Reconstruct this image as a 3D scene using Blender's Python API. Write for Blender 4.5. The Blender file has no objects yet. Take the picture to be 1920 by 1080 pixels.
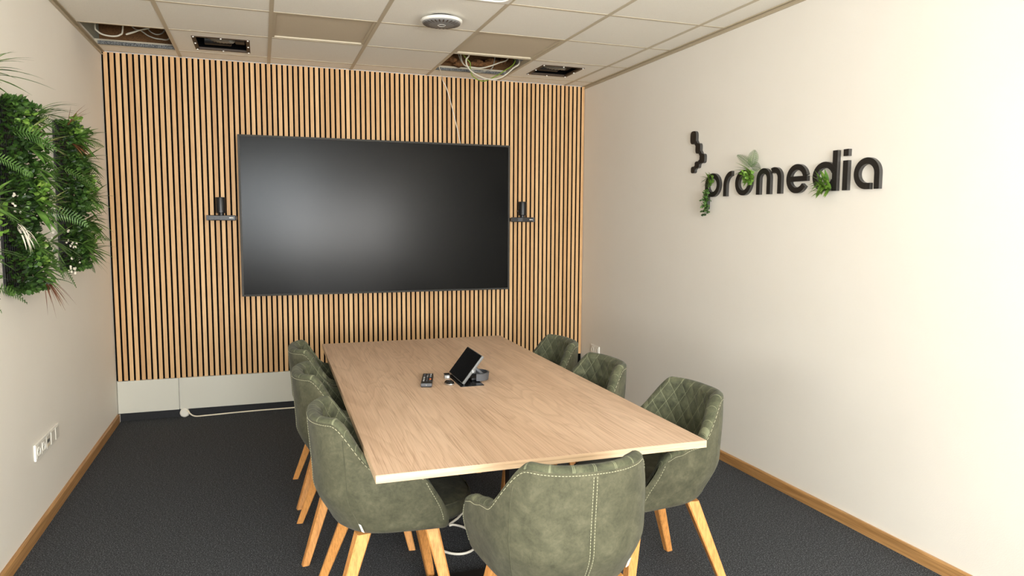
import bpy, bmesh, math, random
from mathutils import Vector, Matrix, noise as mnoise
R = random.Random(7)
PI = math.pi
SC = bpy.context.scene
COL = SC.collection

# ------------------------------------------------------------------ camera, sky, lights, exposure
W = 3.844            # room width (x), back wall slats at y = 0, floor z = 0
HC = 2.742           # suspended ceiling
YR = -9.4            # wall with the windows, behind the camera
pitch, yaw, roll = 0.0934, 0.337, 0.0053
cp, sp, cy, sy = math.cos(pitch), math.sin(pitch), math.cos(yaw), math.sin(yaw)
fwd = Vector((sy * cp, cy * cp, -sp)); rgt = Vector((cy, -sy, 0)); upv = rgt.cross(fwd)
r2 = rgt * math.cos(roll) + upv * math.sin(roll); u2 = upv * math.cos(roll) - rgt * math.sin(roll)
cam = bpy.data.cameras.new('camera'); camo = bpy.data.objects.new('camera', cam); COL.objects.link(camo)
cam.sensor_width = 36; cam.lens = 25.089; cam.clip_start = 0.05
mw = Matrix((r2, u2, -fwd)).transposed().to_4x4(); mw.translation = Vector((1.0632, -5.9772, 1.5314))
camo.matrix_world = mw
SC.camera = camo

world = bpy.data.worlds.new('sky'); SC.world = world; world.use_nodes = True
bgn = world.node_tree.nodes['Background']; bgn.inputs[0].default_value = (0.9, 0.95, 1.0, 1); bgn.inputs[1].default_value = 1.0

def area(name, loc, target, sx, sy_, energy, color):
    l = bpy.data.lights.new(name, 'AREA'); l.shape = 'RECTANGLE'; l.size = sx; l.size_y = sy_
    l.energy = energy; l.color = color
    o = bpy.data.objects.new(name, l); COL.objects.link(o); o.location = loc
    o.rotation_euler = (Vector(target) - Vector(loc)).to_track_quat('-Z', 'Y').to_euler()
    return o
# daylight entering through the windows behind and beside the camera: sky from above, warm sunlit ground from below
area('window_daylight', (1.20, YR + 0.02, 1.80), (1.6, -3.6, 1.0), 1.9, 1.5, 205, (0.89, 0.955, 1.0))
area('ground_bounce_daylight', (2.55, YR + 0.05, 1.45), (1.2, -3.6, 4.2), 2.3, 1.2, 250, (1.0, 0.98, 0.95))
area('side_window_daylight', (0.006, -5.45, 1.80), (3.6, -4.4, 0.8), 1.5, 1.2, 9, (0.92, 0.97, 1.0))
area('side_ground_bounce_daylight', (0.004, -5.45, 1.12), (3.0, -4.2, 2.7), 1.5, 0.4, 32, (1.0, 0.98, 0.94))
SC.view_settings.view_transform = 'Standard'; SC.view_settings.look = 'None'
SC.view_settings.exposure = 0.43; SC.view_settings.gamma = 1.0; SC.view_settings.use_curve_mapping = False

# ------------------------------------------------------------------ materials
def lin(r, g, b):
    f = lambda c: (c / 255 / 12.92) if c / 255 <= 0.04045 else ((c / 255 + 0.055) / 1.055) ** 2.4
    return (f(r), f(g), f(b), 1)
def mat(name, col, rough=0.6, metal=0.0, spec=0.5):
    m = bpy.data.materials.new(name); m.use_nodes = True
    b = m.node_tree.nodes['Principled BSDF']
    b.inputs['Base Color'].default_value = col if len(col) == 4 else (*col, 1)
    b.inputs['Roughness'].default_value = rough; b.inputs['Metallic'].default_value = metal
    b.inputs['Specular IOR Level'].default_value = spec
    return m
class NT:
    def __init__(s, m): s.m = m; s.t = m.node_tree; s.b = s.t.nodes['Principled BSDF']
    def n(s, typ, **kw):
        nd = s.t.nodes.new(typ)
        for k, v in kw.items():
            if k.startswith('i_'):
                key = k[2:]; key = int(key) if key.isdigit() else key.replace('_', ' ')
                nd.inputs[key].default_value = v
            else: setattr(nd, k, v)
        return nd
    def l(s, a, ao, b, bi): s.t.links.new(a.outputs[ao], b.inputs[bi])
    def coords(s, scale=(1, 1, 1), loc=(0, 0, 0)):
        tc = s.n('ShaderNodeTexCoord'); mp = s.n('ShaderNodeMapping')
        mp.inputs['Scale'].default_value = scale; mp.inputs['Location'].default_value = loc
        s.l(tc, 'Object', mp, 'Vector'); return mp
    def noise(s, src, scale, detail=4, rough=0.55, dist=0.0):
        n = s.n('ShaderNodeTexNoise', i_Scale=scale, i_Detail=detail, i_Roughness=rough, i_Distortion=dist)
        s.l(src, 0, n, 'Vector'); return n
    def ramp(s, src, stops, out='Fac'):
        r = s.n('ShaderNodeValToRGB'); e = r.color_ramp.elements
        while len(e) < len(stops): e.new(0.5)
        for k, (p, c) in enumerate(stops): e[k].position = p; e[k].color = c
        s.l(src, out, r, 'Fac'); return r
    def mix(s, a, b, fac, blend='MIX'):
        m = s.n('ShaderNodeMix', data_type='RGBA', blend_type=blend)
        for sock, v in ((0, fac), (6, a), (7, b)):
            if isinstance(v, tuple) and hasattr(v[0], 'outputs'): s.t.links.new(v[0].outputs[v[1]], m.inputs[sock])
            else: m.inputs[sock].default_value = v
        return m
    def bump(s, src, out, strength, dist):
        b = s.n('ShaderNodeBump', i_Strength=strength, i_Distance=dist); s.l(src, out, b, 'Height'); s.l(b, 0, s.b, 'Normal'); return b
    def math(s, op, a, b=None):
        m = s.n('ShaderNodeMath', operation=op)
        for k, v in ((0, a), (1, b)):
            if v is None: continue
            if isinstance(v, tuple): s.t.links.new(v[0].outputs[v[1]], m.inputs[k])
            else: m.inputs[k].default_value = v
        return m

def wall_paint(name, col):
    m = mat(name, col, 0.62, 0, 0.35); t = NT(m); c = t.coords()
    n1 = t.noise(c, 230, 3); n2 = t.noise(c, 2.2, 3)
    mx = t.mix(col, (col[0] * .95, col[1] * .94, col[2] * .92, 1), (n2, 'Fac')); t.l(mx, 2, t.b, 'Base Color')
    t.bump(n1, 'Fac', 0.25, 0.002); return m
def carpet_mat():
    m = mat('carpet_charcoal', (.03, .03, .03), 0.95, 0, 0.1); t = NT(m); c = t.coords()
    n1 = t.noise(c, 190, 3, .75); n2 = t.noise(c, 70, 3, .7)
    rp = t.ramp(n1, [(0.30, lin(28, 29, 31)), (0.50, lin(64, 66, 69)), (0.63, lin(124, 127, 130)), (0.76, lin(200, 202, 202))])
    mx = t.mix((rp, 0), lin(50, 51, 54), (t.ramp(n2, [(0.35, (0, 0, 0, 1)), (0.65, (.6, .6, .6, 1))]), 0)); t.l(mx, 2, t.b, 'Base Color')
    t.bump(n1, 'Fac', 0.9, 0.006); return m
def wood(name, dark, mid, light, along, rough=0.5, scale=1.0, fine=1.0):
    # grain stretched along one axis ('x','y','z')
    m = mat(name, mid, rough, 0, 0.35); t = NT(m)
    st = {'x': (0.5, 9, 9), 'y': (9, 0.5, 9), 'z': (9, 9, 0.5)}[along]
    fn = {'x': (3, 150, 150), 'y': (150, 3, 150), 'z': (150, 150, 3)}[along]
    c = t.coords(tuple(v * scale for v in st)); n1 = t.noise(c, 1.6, 5, .6, 1.6)
    c2 = t.coords(tuple(v * scale * fine for v in fn)); n2 = t.noise(c2, 1.0, 3, .6, .3)
    r1 = t.ramp(n1, [(0.30, dark), (0.5, mid), (0.72, light)])
    r2_ = t.ramp(n2, [(0.36, (.62, .60, .58, 1)), (0.56, (1, 1, 1, 1))])
    mx = t.mix((r1, 0), (r2_, 0), 0.75, 'MULTIPLY'); t.l(mx, 2, t.b, 'Base Color')
    t.bump(n2, 'Fac', 0.12, 0.001); return m
def slat_mat():
    m = mat('slat_oak', lin(196, 150, 98), 0.55, 0, 0.35); t = NT(m)
    tc = t.n('ShaderNodeTexCoord'); sx = t.n('ShaderNodeSeparateXYZ'); t.l(tc, 'Object', sx, 0)
    fl = t.math('FLOOR', (t.math('DIVIDE', (sx, 0), 0.04), 0))
    wn = t.n('ShaderNodeTexWhiteNoise', noise_dimensions='1D'); t.l(fl, 0, wn, 'W')
    r0 = t.ramp(wn, [(0, lin(200, 157, 109)), (.5, lin(212, 170, 121)), (1, lin(222, 183, 135))], 'Value')
    cb = t.n('ShaderNodeCombineXYZ'); t.l(t.math('MULTIPLY', (fl, 0), 3.7), 0, cb, 0)
    t.l(t.math('MULTIPLY', (sx, 0), 160.0), 0, cb, 1); t.l(t.math('MULTIPLY', (sx, 2), 5.0), 0, cb, 2)
    n = t.noise(cb, 1.0, 4, .6, .4)
    rr = t.ramp(n, [(.32, (.74, .69, .63, 1)), (.6, (1, 1, 1, 1))])
    mx = t.mix((r0, 0), (rr, 0), .8, 'MULTIPLY'); t.l(mx, 2, t.b, 'Base Color'); return m
def table_mat():
    m = mat('table_oak_laminate', lin(190, 150, 115), 0.42, 0, 0.4); t = NT(m)
    c = t.coords((3.2, .42, 1)); wv = t.noise(c, 1.3, 3, .5, .5)
    rings = t.math('FRACT', (t.math('MULTIPLY', (wv, 'Fac'), 15.0), 0))
    rr = t.ramp(rings, [(0, (.76, .71, .66, 1)), (.2, (1.04, 1.04, 1.04, 1)), (.7, (.96, .95, .94, 1)), (1, (.76, .71, .66, 1))], 0)
    c2 = t.coords((230, 2.6, 1)); f = t.noise(c2, 1, 4, .68, .3)
    fr = t.ramp(f, [(.36, (.62, .56, .51, 1)), (.46, (.93, .92, .90, 1)), (.6, (1.02, 1.02, 1.02, 1)), (.72, (1.10, 1.10, 1.10, 1))])
    c3 = t.coords((7, .5, 1)); b = t.noise(c3, 1, 3, .5, .6)
    br = t.ramp(b, [(.3, lin(196, 166, 140)), (.55, lin(206, 177, 151)), (.8, lin(215, 187, 162))])
    m1 = t.mix((br, 0), (rr, 0), .5, 'MULTIPLY'); m2 = t.mix((m1, 2), (fr, 0), .75, 'MULTIPLY'); t.l(m2, 2, t.b, 'Base Color')
    return m
def suede(name, dark, mid, light, uvlines=False):
    m = mat(name, mid, 0.78, 0, 0.25); t = NT(m)
    tc = t.n('ShaderNodeTexCoord'); oi = t.n('ShaderNodeObjectInfo'); va = t.n('ShaderNodeVectorMath', operation='ADD')
    t.l(tc, 'Object', va, 0); cb = t.n('ShaderNodeCombineXYZ')
    for k in range(3): t.l(t.math('MULTIPLY', (oi, 'Random'), 7.0 + 5 * k), 0, cb, k)
    t.l(cb, 0, va, 1)
    n1 = t.noise(va, 17, 6, .66, .5); n2 = t.noise(va, 85, 4, .6, .4); n3 = t.noise(va, 900, 2)
    r1 = t.ramp(n1, [(.32, dark), (.52, mid), (.72, light)])
    r2_ = t.ramp(n2, [(.3, (.74, .75, .72, 1)), (.55, (1, 1, 1, 1)), (.78, (1.14, 1.14, 1.12, 1))])
    mx = t.mix((r1, 0), (r2_, 0), .8, 'MULTIPLY')
    src = (mx, 2)
    if uvlines:
        uv = t.n('ShaderNodeTexCoord'); sx = t.n('ShaderNodeSeparateXYZ'); t.l(uv, 'UV', sx, 0)
        acc = None
        for op in ('ADD', 'SUBTRACT'):
            v = t.math(op, (sx, 0), (sx, 1)); fr = t.math('FRACT', (v, 0)); d = t.math('ABSOLUTE', (t.math('SUBTRACT', (fr, 0), .5), 0))
            ln = t.math('GREATER_THAN', (d, 0), .480)
            acc = ln if acc is None else t.math('MAXIMUM', (acc, 0), (ln, 0))
        fac = t.math('MULTIPLY', (acc, 0), .38)
        m2 = t.mix(src, lin(146, 148, 118), (fac, 0)); src = (m2, 2)
    t.t.links.new(src[0].outputs[src[1]], t.b.inputs['Base Color'])
    t.b.inputs['Sheen Weight'].default_value = 0.06; t.b.inputs['Sheen Roughness'].default_value = 0.5
    t.bump(n3, 'Fac', 0.12, 0.001); return m
def speck(name, col, dark, scale, lo, hi, rough=.8, bumps=.2):
    m = mat(name, col, rough, 0, .25); t = NT(m); c = t.coords(); n = t.noise(c, scale, 3, .6)
    r = t.ramp(n, [(lo, dark), (hi, col)]); t.l(r, 0, t.b, 'Base Color'); t.bump(n, 'Fac', bumps, .002); return m
def leafmat(name, a, b, c, trans=.25):
    m = mat(name, b, .45, 0, .4); t = NT(m); oc = t.coords(); n = t.noise(oc, 26, 2)
    r = t.ramp(n, [(.3, a), (.5, b), (.7, c)]); t.l(r, 0, t.b, 'Base Color')
    t.b.inputs['Subsurface Weight'].default_value = 0.0
    return m

M = dict(
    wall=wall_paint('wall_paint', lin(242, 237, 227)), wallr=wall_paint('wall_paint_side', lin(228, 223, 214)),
    carpet=carpet_mat(), slat=slat_mat(), felt=mat('black_felt', lin(9, 9, 9), .95, 0, .05),
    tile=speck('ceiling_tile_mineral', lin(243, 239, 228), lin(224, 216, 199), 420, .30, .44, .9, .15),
    tileshade=speck('ceiling_tile_beige', lin(208, 195, 172), lin(194, 180, 154), 420, .30, .44, .9, .1),  # dirtier beige tile, darker in its own colour
    tbar=mat('grid_bar', lin(196, 184, 160), .5), trimm=mat('edge_profile', lin(184, 170, 144), .5),
    base=wood('oak_baseboard', lin(150, 108, 62), lin(176, 132, 82), lin(196, 152, 100), 'y', .45),
    panel=mat('white_panel', lin(200, 197, 184), .4, 0, .4), kick=speck('black_kickboard', lin(34, 34, 36), lin(26, 26, 28), 90, .3, .6, .6),
    table=table_mat(), edge=wood('pale_edge_band', lin(196, 166, 134), lin(205, 177, 145), lin(212, 186, 154), 'x', .45),
    steel=mat('black_steel', lin(20, 20, 21), .45), suede=suede('olive_suede', lin(62, 62, 46), lin(77, 76, 58), lin(90, 88, 69)),
    lining=suede('quilted_olive_suede', lin(52, 54, 40), lin(72, 74, 55), lin(92, 93, 71), True),
    seat=suede('seat_suede', lin(58, 58, 46), lin(76, 75, 58), lin(94, 92, 72)),
    thread=mat('pale_thread', lin(160, 158, 130), .7), tag=mat('white_tag', lin(236, 234, 226), .7),
    leg=wood('oak_leg', lin(196, 134, 72), lin(208, 146, 82), lin(218, 158, 92), 'z', .42, 1.4, 1.0),
    screen=mat('matte_screen', lin(11, 11, 10), .21, 0, .115), bezel=mat('tv_frame', lin(70, 69, 66), .42, .3),
    black=mat('black_plastic', lin(22, 22, 23), .42), blackgloss=mat('black_gloss', lin(10, 10, 11), .12), dgrey=mat('dark_grey_plastic', lin(72, 73, 76), .5),
    mgrey=mat('grey_plastic', lin(132, 131, 129), .45), lettering=mat('black_letter', lin(24, 21, 19), .5), lside_lit=mat('letter_side_lit', lin(62, 60, 58), .35),  # letter sides: light falling on them is put into the grey colour
    white=mat('white_plastic', lin(238, 235, 226), .4), white2=mat('white_cable', lin(226, 220, 206), .5), ivory=mat('ivory_cable', lin(226, 214, 190), .5),
    greycable=mat('grey_cable', lin(140, 136, 124), .5), cablew=mat('dusty_white_cable', lin(196, 189, 170), .5), greenc=mat('green_yellow_cable', lin(112, 132, 40), .5), socket=mat('socket_white', lin(222, 217, 204), .35),  # pale cables in the ceiling holes use a darker off-white
    insul=speck('insulation', lin(140, 100, 64), lin(70, 50, 32), 45, .3, .6, .95, .8), brown=speck('brown_board', lin(118, 84, 52), lin(88, 62, 38), 120, .3, .6, .9),
    galv=speck('galvanised_profile', lin(120, 120, 118), lin(56, 57, 58), 160, .42, .56, .6, .3), slab=mat('concrete', lin(96, 84, 70), .9), drywall=mat('grey_green_drywall', lin(150, 152, 138), .9),
    chrome=mat('chrome', lin(200, 200, 198), .2, .9), diffuser=mat('lamp_diffuser', lin(214, 220, 216), .4), alu=mat('white_window_frame', lin(235, 235, 232), .4),
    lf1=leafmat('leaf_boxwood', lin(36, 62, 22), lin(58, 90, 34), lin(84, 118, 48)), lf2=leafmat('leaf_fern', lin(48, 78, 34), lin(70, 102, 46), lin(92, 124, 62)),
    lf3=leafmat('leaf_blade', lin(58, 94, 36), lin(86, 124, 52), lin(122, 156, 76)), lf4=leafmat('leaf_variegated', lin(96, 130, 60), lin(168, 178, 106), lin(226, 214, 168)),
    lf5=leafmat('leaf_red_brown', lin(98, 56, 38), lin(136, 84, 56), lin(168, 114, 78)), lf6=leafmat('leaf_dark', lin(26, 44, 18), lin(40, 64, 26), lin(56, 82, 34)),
    lf7=leafmat('leaf_lime', lin(70, 102, 34), lin(98, 134, 48), lin(138, 166, 76)), petal=mat('white_petal', lin(238, 230, 212), .6),
    glow=mat('remote_button', lin(150, 150, 146), .5), red=mat('orange_button', lin(214, 96, 40), .5), slate=mat('slate_plastic', lin(92, 93, 92), .5), copper=mat('brown_frame', lin(66, 50, 34), .6),
    blackrib=mat('ribbed_black_hose', lin(120, 116, 106), .35), lightgreen=mat('green_connector', lin(120, 150, 74), .5))
def glass_mat():
    m = bpy.data.materials.new('window_glass'); m.use_nodes = True; t = m.node_tree; t.nodes.clear()
    o = t.nodes.new('ShaderNodeOutputMaterial'); mx = t.nodes.new('ShaderNodeMixShader'); a = t.nodes.new('ShaderNodeBsdfTransparent'); g = t.nodes.new('ShaderNodeBsdfGlossy')
    g.inputs['Roughness'].default_value = .02; mx.inputs[0].default_value = .06
    t.links.new(a.outputs[0], mx.inputs[1]); t.links.new(g.outputs[0], mx.inputs[2]); t.links.new(mx.outputs[0], o.inputs[0]); return m
M['glass'] = glass_mat()

# ------------------------------------------------------------------ mesh helpers
class MB:
    def __init__(s): s.v = []; s.f = []; s.mi = []; s.mat_i = 0; s.uv = None
    def add(s, vs, fs):
        o = len(s.v); s.v.extend([tuple(p) for p in vs]); s.f.extend([tuple(i + o for i in f) for f in fs]); s.mi.extend([s.mat_i] * len(fs)); return s
    def box(s, x0, x1, y0, y1, z0, z1):
        return s.add([(x0, y0, z0), (x1, y0, z0), (x1, y1, z0), (x0, y1, z0), (x0, y0, z1), (x1, y0, z1), (x1, y1, z1), (x0, y1, z1)],
                     [(0, 3, 2, 1), (4, 5, 6, 7), (0, 1, 5, 4), (1, 2, 6, 5), (2, 3, 7, 6), (3, 0, 4, 7)])
    def rbox(s, x0, x1, y0, y1, z0, z1, r, seg=2, M4=None):
        bm = bmesh.new(); bmesh.ops.create_cube(bm, size=1.0)
        for v in bm.verts: v.co = Vector(((x0 + x1) / 2 + v.co.x * (x1 - x0), (y0 + y1) / 2 + v.co.y * (y1 - y0), (z0 + z1) / 2 + v.co.z * (z1 - z0)))
        bmesh.ops.bevel(bm, geom=bm.edges[:], offset=r, segments=seg, profile=.5, affect='EDGES')
        bm.verts.index_update()
        vs = [(M4 @ v.co if M4 else v.co.copy()) for v in bm.verts]; fs = [tuple(v.index for v in f.verts) for f in bm.faces]; bm.free()
        return s.add(vs, fs)
    def lathe(s, prof, seg=32, c=(0, 0, 0), axis='z', cap=True):
        vs, fs = [], []; n = len(prof)
        for k in range(seg):
            a = 2 * PI * k / seg
            for r, h in prof:
                p = (r * math.cos(a), r * math.sin(a), h)
                if axis == 'x': p = (p[2], p[0], p[1])
                if axis == 'y': p = (p[1], p[2], p[0])
                vs.append((c[0] + p[0], c[1] + p[1], c[2] + p[2]))
        for k in range(seg):
            k2 = (k + 1) % seg
            for j in range(n - 1): fs.append((k * n + j, k2 * n + j, k2 * n + j + 1, k * n + j + 1))
        if cap:
            fs.append(tuple(k * n for k in range(seg))[::-1]); fs.append(tuple(k * n + n - 1 for k in range(seg)))
        return s.add(vs, fs)
    def tube(s, pts, r, seg=8, radii=None):
        pts = [Vector(p) for p in pts]; n = len(pts); vs, fs = [], []; prev = None
        for i, p in enumerate(pts):
            t = (pts[min(i + 1, n - 1)] - pts[max(i - 1, 0)]).normalized()
            if prev is None:
                a = Vector((0, 0, 1)) if abs(t.z) < .9 else Vector((1, 0, 0)); u = t.cross(a).normalized()
            else: u = (prev - t * prev.dot(t)).normalized()
            prev = u; w = t.cross(u); rr = radii[i] if radii else r
            for k in range(seg):
                a = 2 * PI * k / seg; vs.append(p + u * (rr * math.cos(a)) + w * (rr * math.sin(a)))
        for i in range(n - 1):
            for k in range(seg):
                k2 = (k + 1) % seg; fs.append((i * seg + k, i * seg + k2, (i + 1) * seg + k2, (i + 1) * seg + k))
        fs.append(tuple(range(seg))[::-1]); fs.append(tuple((n - 1) * seg + k for k in range(seg)))
        return s.add(vs, fs)
    def grid(s, rows):
        n = len(rows[0]); vs = [p for r in rows for p in r]
        return s.add(vs, [(i * n + j, i * n + j + 1, (i + 1) * n + j + 1, (i + 1) * n + j) for i in range(len(rows) - 1) for j in range(n - 1)])
    def build(s, name, mats, parent=None, smooth=False, angle=None, fix=True):
        if parent is not None and parent.name.startswith('plant_panel'): s.v = [(max(p[0], .002 + .01 * abs(math.sin(p[1] * 50))) if p[0] < .002 else p[0], p[1], p[2]) for p in s.v]
        me = bpy.data.meshes.new(name); me.from_pydata(s.v, [], s.f)
        if not isinstance(mats, (list, tuple)): mats = [mats]
        for m in mats: me.materials.append(m)
        if len(mats) > 1:
            for p, i in zip(me.polygons, s.mi): p.material_index = i
        if s.uv:
            ul = me.uv_layers.new(name='UVMap')
            for lp in me.loops: ul.data[lp.index].uv = s.uv[lp.vertex_index]
        if fix:
            bm = bmesh.new(); bm.from_mesh(me); bmesh.ops.recalc_face_normals(bm, faces=bm.faces); bm.to_mesh(me); bm.free()
        if smooth:
            for p in me.polygons: p.use_smooth = True
            if angle: me.set_sharp_from_angle(angle=angle)
        o = bpy.data.objects.new(name, me); COL.objects.link(o)
        if parent: o.parent = parent
        return o
def spline(pts, n=8):
    P = [Vector(p) for p in pts]; out = []
    for i in range(len(P) - 1):
        a, b, c, d = P[max(i - 1, 0)], P[i], P[i + 1], P[min(i + 2, len(P) - 1)]
        for k in range(n):
            t = k / n; out.append(.5 * ((2 * b) + (c - a) * t + (2 * a - 5 * b + 4 * c - d) * t * t + (3 * b - a - 3 * c + d) * t ** 3))
    out.append(P[-1]); return out
def tag(o, label, cat, group=None):
    o['label'] = label; o['category'] = cat
    if group: o['group'] = group
    return o
def thing(name, label, cat, loc=(0, 0, 0), rz=0, group=None):
    o = bpy.data.objects.new(name, None); COL.objects.link(o); o.location = loc; o.rotation_euler = (0, 0, rz); o.empty_display_size = .1
    return tag(o, label, cat, group)
def struct(o): o['kind'] = 'structure'; return o
def copy_tree(o, parent=None):
    c = o.copy(); COL.objects.link(c)
    if parent: c.parent = parent
    for ch in list(o.children): copy_tree(ch, c)
    return c
def sm(a, b, x): t = min(1, max(0, (x - a) / (b - a))); return t * t * (3 - 2 * t)

# ------------------------------------------------------------------ room shell
ZT = 3.25
struct(MB().box(-.2, W + .2, YR - .2, .25, -.15, 0).build('floor', M['carpet']))
struct(MB().box(-.2, W + .2, .03, .25, 0, ZT).build('wall_back', M['wall']))
wl = MB(); ly0, ly1, lz0, lz1 = -6.30, -4.60, .86, 2.48
wl.box(-.2, 0, YR, ly0, 0, ZT); wl.box(-.2, 0, ly1, .03, 0, ZT); wl.box(-.2, 0, ly0, ly1, 0, lz0); wl.box(-.2, 0, ly0, ly1, lz1, ZT)
struct(wl.build('wall_left', M['wall']))
fr = MB(); t_ = .055
fr.box(-.14, -.08, ly0, ly1, lz0, lz0 + t_); fr.box(-.14, -.08, ly0, ly1, lz1 - t_, lz1); fr.box(-.14, -.08, ly0, ly0 + t_, lz0 + t_, lz1 - t_); fr.box(-.14, -.08, ly1 - t_, ly1, lz0 + t_, lz1 - t_)
w_ = struct(fr.build('window_4', M['alu'])); MB().box(-.115, -.105, ly0 + t_, ly1 - t_, lz0 + t_, lz1 - t_).build('pane', M['glass'], w_)
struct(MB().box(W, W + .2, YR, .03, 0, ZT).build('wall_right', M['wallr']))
struct(MB().box(-.2, W + .2, YR - .2, .25, ZT, ZT + .15).build('ceiling_slab', M['slab']))
wx = [(.20, 1.15), (1.27, 2.22), (2.34, 3.72)]; wz0, wz1 = .92, 2.52
rear = MB(); rear.box(-.2, W + .2, YR - .2, YR, 0, wz0); rear.box(-.2, W + .2, YR - .2, YR, wz1, ZT)
rear.box(-.2, .20, YR - .2, YR, wz0, wz1); rear.box(2.22, 2.34, YR - .2, YR, wz0, wz1); rear.box(1.15, 1.27, YR - .2, YR, wz0, wz1); rear.box(3.72, W + .2, YR - .2, YR, wz0, wz1)
struct(rear.build('wall_rear', M['wall']))
for k, (a, b) in enumerate(wx):
    fr = MB(); t_ = .055; y0, y1 = YR - .14, YR - .08
    fr.box(a, b, y0, y1, wz0, wz0 + t_); fr.box(a, b, y0, y1, wz1 - t_, wz1); fr.box(a, a + t_, y0, y1, wz0 + t_, wz1 - t_); fr.box(b - t_, b, y0, y1, wz0 + t_, wz1 - t_)
    w_ = struct(fr.build('window_%d' % (k + 1), M['alu'])); MB().box(a + t_, b - t_, YR - .115, YR - .105, wz0 + t_, wz1 - t_).build('pane', M['glass'], w_)

def board(name, x0, x1, ya, yb, h):   # baseboard with an eased top edge
    b = MB(); s_ = 1 if x1 > x0 else -1
    pr = [(x0, 0), (x1, 0), (x1, h - .006), (x1 - s_ * .004, h), (x0, h)]
    vs = [(p[0], y, p[1]) for y in (ya, yb) for p in pr]; n = 5
    b.add(vs, [tuple(range(n)), tuple(range(n, 2 * n))] + [(i, (i + 1) % n, n + (i + 1) % n, n + i) for i in range(n)])
    return struct(b.build(name, M['base']))
board('baseboard_left', 0.0, .016, YR, -.012, .062)
board('baseboard_right', W, W - .016, YR, -2.507, .060)
board('baseboard_right_2', W, W - .016, -2.504, .0, .060)
struct(MB().box(.001, .017, -.012, -.002, .0, .058).build('trim_1', M['white']))   # bare plaster end by the corner

# suspended ceiling: tiles, grid, holes
GX = [0.0, .525, 1.15, 1.775, 2.40, 3.025, 3.65, W]
GY = [0.0, -.2] + [-.2 - .625 * k for k in range(1, 15)] + [YR]
open_cells = {(0, 1), (4, 1)}; raised = {(2, 2), (4, 2)}; lampcell = {(3, 4)}
cut = {(1, 1): (.655, 1.02, -.695, -.30), (5, 1): (3.16, 3.515, -.70, -.32)}
tl = MB(); g = .0015
for i in range(len(GX) - 1):
    for j in range(len(GY) - 1):
        x0, x1, y1, y0 = GX[i] + g, GX[i + 1] - g, GY[j] - g, GY[j + 1] + g
        if (i, j) in open_cells | raised | lampcell: continue
        if (i, j) in cut:
            a, b, c, d = cut[(i, j)]
            tl.box(x0, a, y0, y1, HC, HC + .018); tl.box(b, x1, y0, y1, HC, HC + .018); tl.box(a, b, y0, c, HC, HC + .018); tl.box(a, b, d, y1, HC, HC + .018)
        else: tl.box(x0, x1, y0, y1, HC, HC + .018)
struct(tl.build('ceiling', M['tile']))
gr = MB()
for x in GX[1:-1]:
    gr.box(x - .012, x + .012, YR, 0, HC - .003, HC - .0005); gr.box(x - .0015, x + .0015, YR, 0, HC - .0005, HC + .04)
for y in GY[1:-1]:
    for i in range(len(GX) - 1):
        gr.box(GX[i] + (.012 if i else 0), GX[i + 1] - .012, y - .010, y + .010, HC - .0022, HC - .0005); gr.box(GX[i], GX[i + 1], y - .0015, y + .0015, HC - .0005, HC + .04)
struct(gr.build('trim_2', M['tbar']))
et = MB()
et.box(0, .024, YR, 0, HC - .006, HC - .0005); et.box(0, .004, YR, 0, HC - .022, HC - .006); et.box(0, .014, YR, 0, HC - .026, HC - .022)
et.box(W - .024, W, YR, 0, HC - .006, HC - .0005); et.box(W - .004, W, YR, 0, HC - .022, HC - .006); et.box(W - .012, W, YR, 0, HC - .026, HC - .022)
struct(et.build('trim_3', M['trimm']))
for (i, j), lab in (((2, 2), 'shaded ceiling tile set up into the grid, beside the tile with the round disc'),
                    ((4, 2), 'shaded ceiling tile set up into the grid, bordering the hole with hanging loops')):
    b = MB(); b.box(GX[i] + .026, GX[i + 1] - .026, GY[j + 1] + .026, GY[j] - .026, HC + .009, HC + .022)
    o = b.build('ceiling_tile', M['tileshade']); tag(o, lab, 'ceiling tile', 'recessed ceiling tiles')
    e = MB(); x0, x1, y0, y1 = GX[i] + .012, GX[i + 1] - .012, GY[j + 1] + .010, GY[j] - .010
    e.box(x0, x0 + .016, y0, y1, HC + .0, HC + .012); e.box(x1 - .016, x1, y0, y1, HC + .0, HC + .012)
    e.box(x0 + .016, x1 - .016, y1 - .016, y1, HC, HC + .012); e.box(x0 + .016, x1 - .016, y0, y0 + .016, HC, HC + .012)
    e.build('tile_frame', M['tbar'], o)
# lamp panel (only its edge shows)
lp = thing('ceiling_lamp', 'pale flat ceiling lamp with rounded corners, set in the tile grid above the table', 'ceiling lamp', (2.0875, -2.3875, HC))
def rrect(hx, hy, r, n=8):
    o = []
    for cx, cy_, a0 in ((hx - r, hy - r, 0), (-hx + r, hy - r, 90), (-hx + r, -hy + r, 180), (hx - r, -hy + r, 270)):
        for k in range(n + 1): a = math.radians(a0 + 90 * k / n); o.append((cx + r * math.cos(a), cy_ + r * math.sin(a)))
    return o
def ringplate(outer, inner, z0, z1):
    b = MB(); n = len(outer); vs = [(x, y, z) for z in (z0, z1) for P in (outer, inner) for x, y in P]
    fs = []
    for i in range(n):
        j = (i + 1) % n
        fs += [(i, j, n + j, n + i), (2 * n + i, 2 * n + j, 3 * n + j, 3 * n + i), (i, j, 2 * n + j, 2 * n + i), (n + i, n + j, 3 * n + j, 3 * n + i)]
    return b.add(vs, fs)
def plate(outl, z0, z1):
    n = len(outl); return MB().add([(x, y, z) for z in (z0, z1) for x, y in outl], [tuple(range(n)), tuple(range(n, 2 * n))] + [(i, (i + 1) % n, n + (i + 1) % n, n + i) for i in range(n)])
ringplate(rrect(.310, .310, .01), rrect(.292, .292, .07), -.004, .02).build('frame', M['white'], lp)
plate(rrect(.292, .292, .07), .002, .02).build('diffuser', M['diffuser'], lp)

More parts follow.
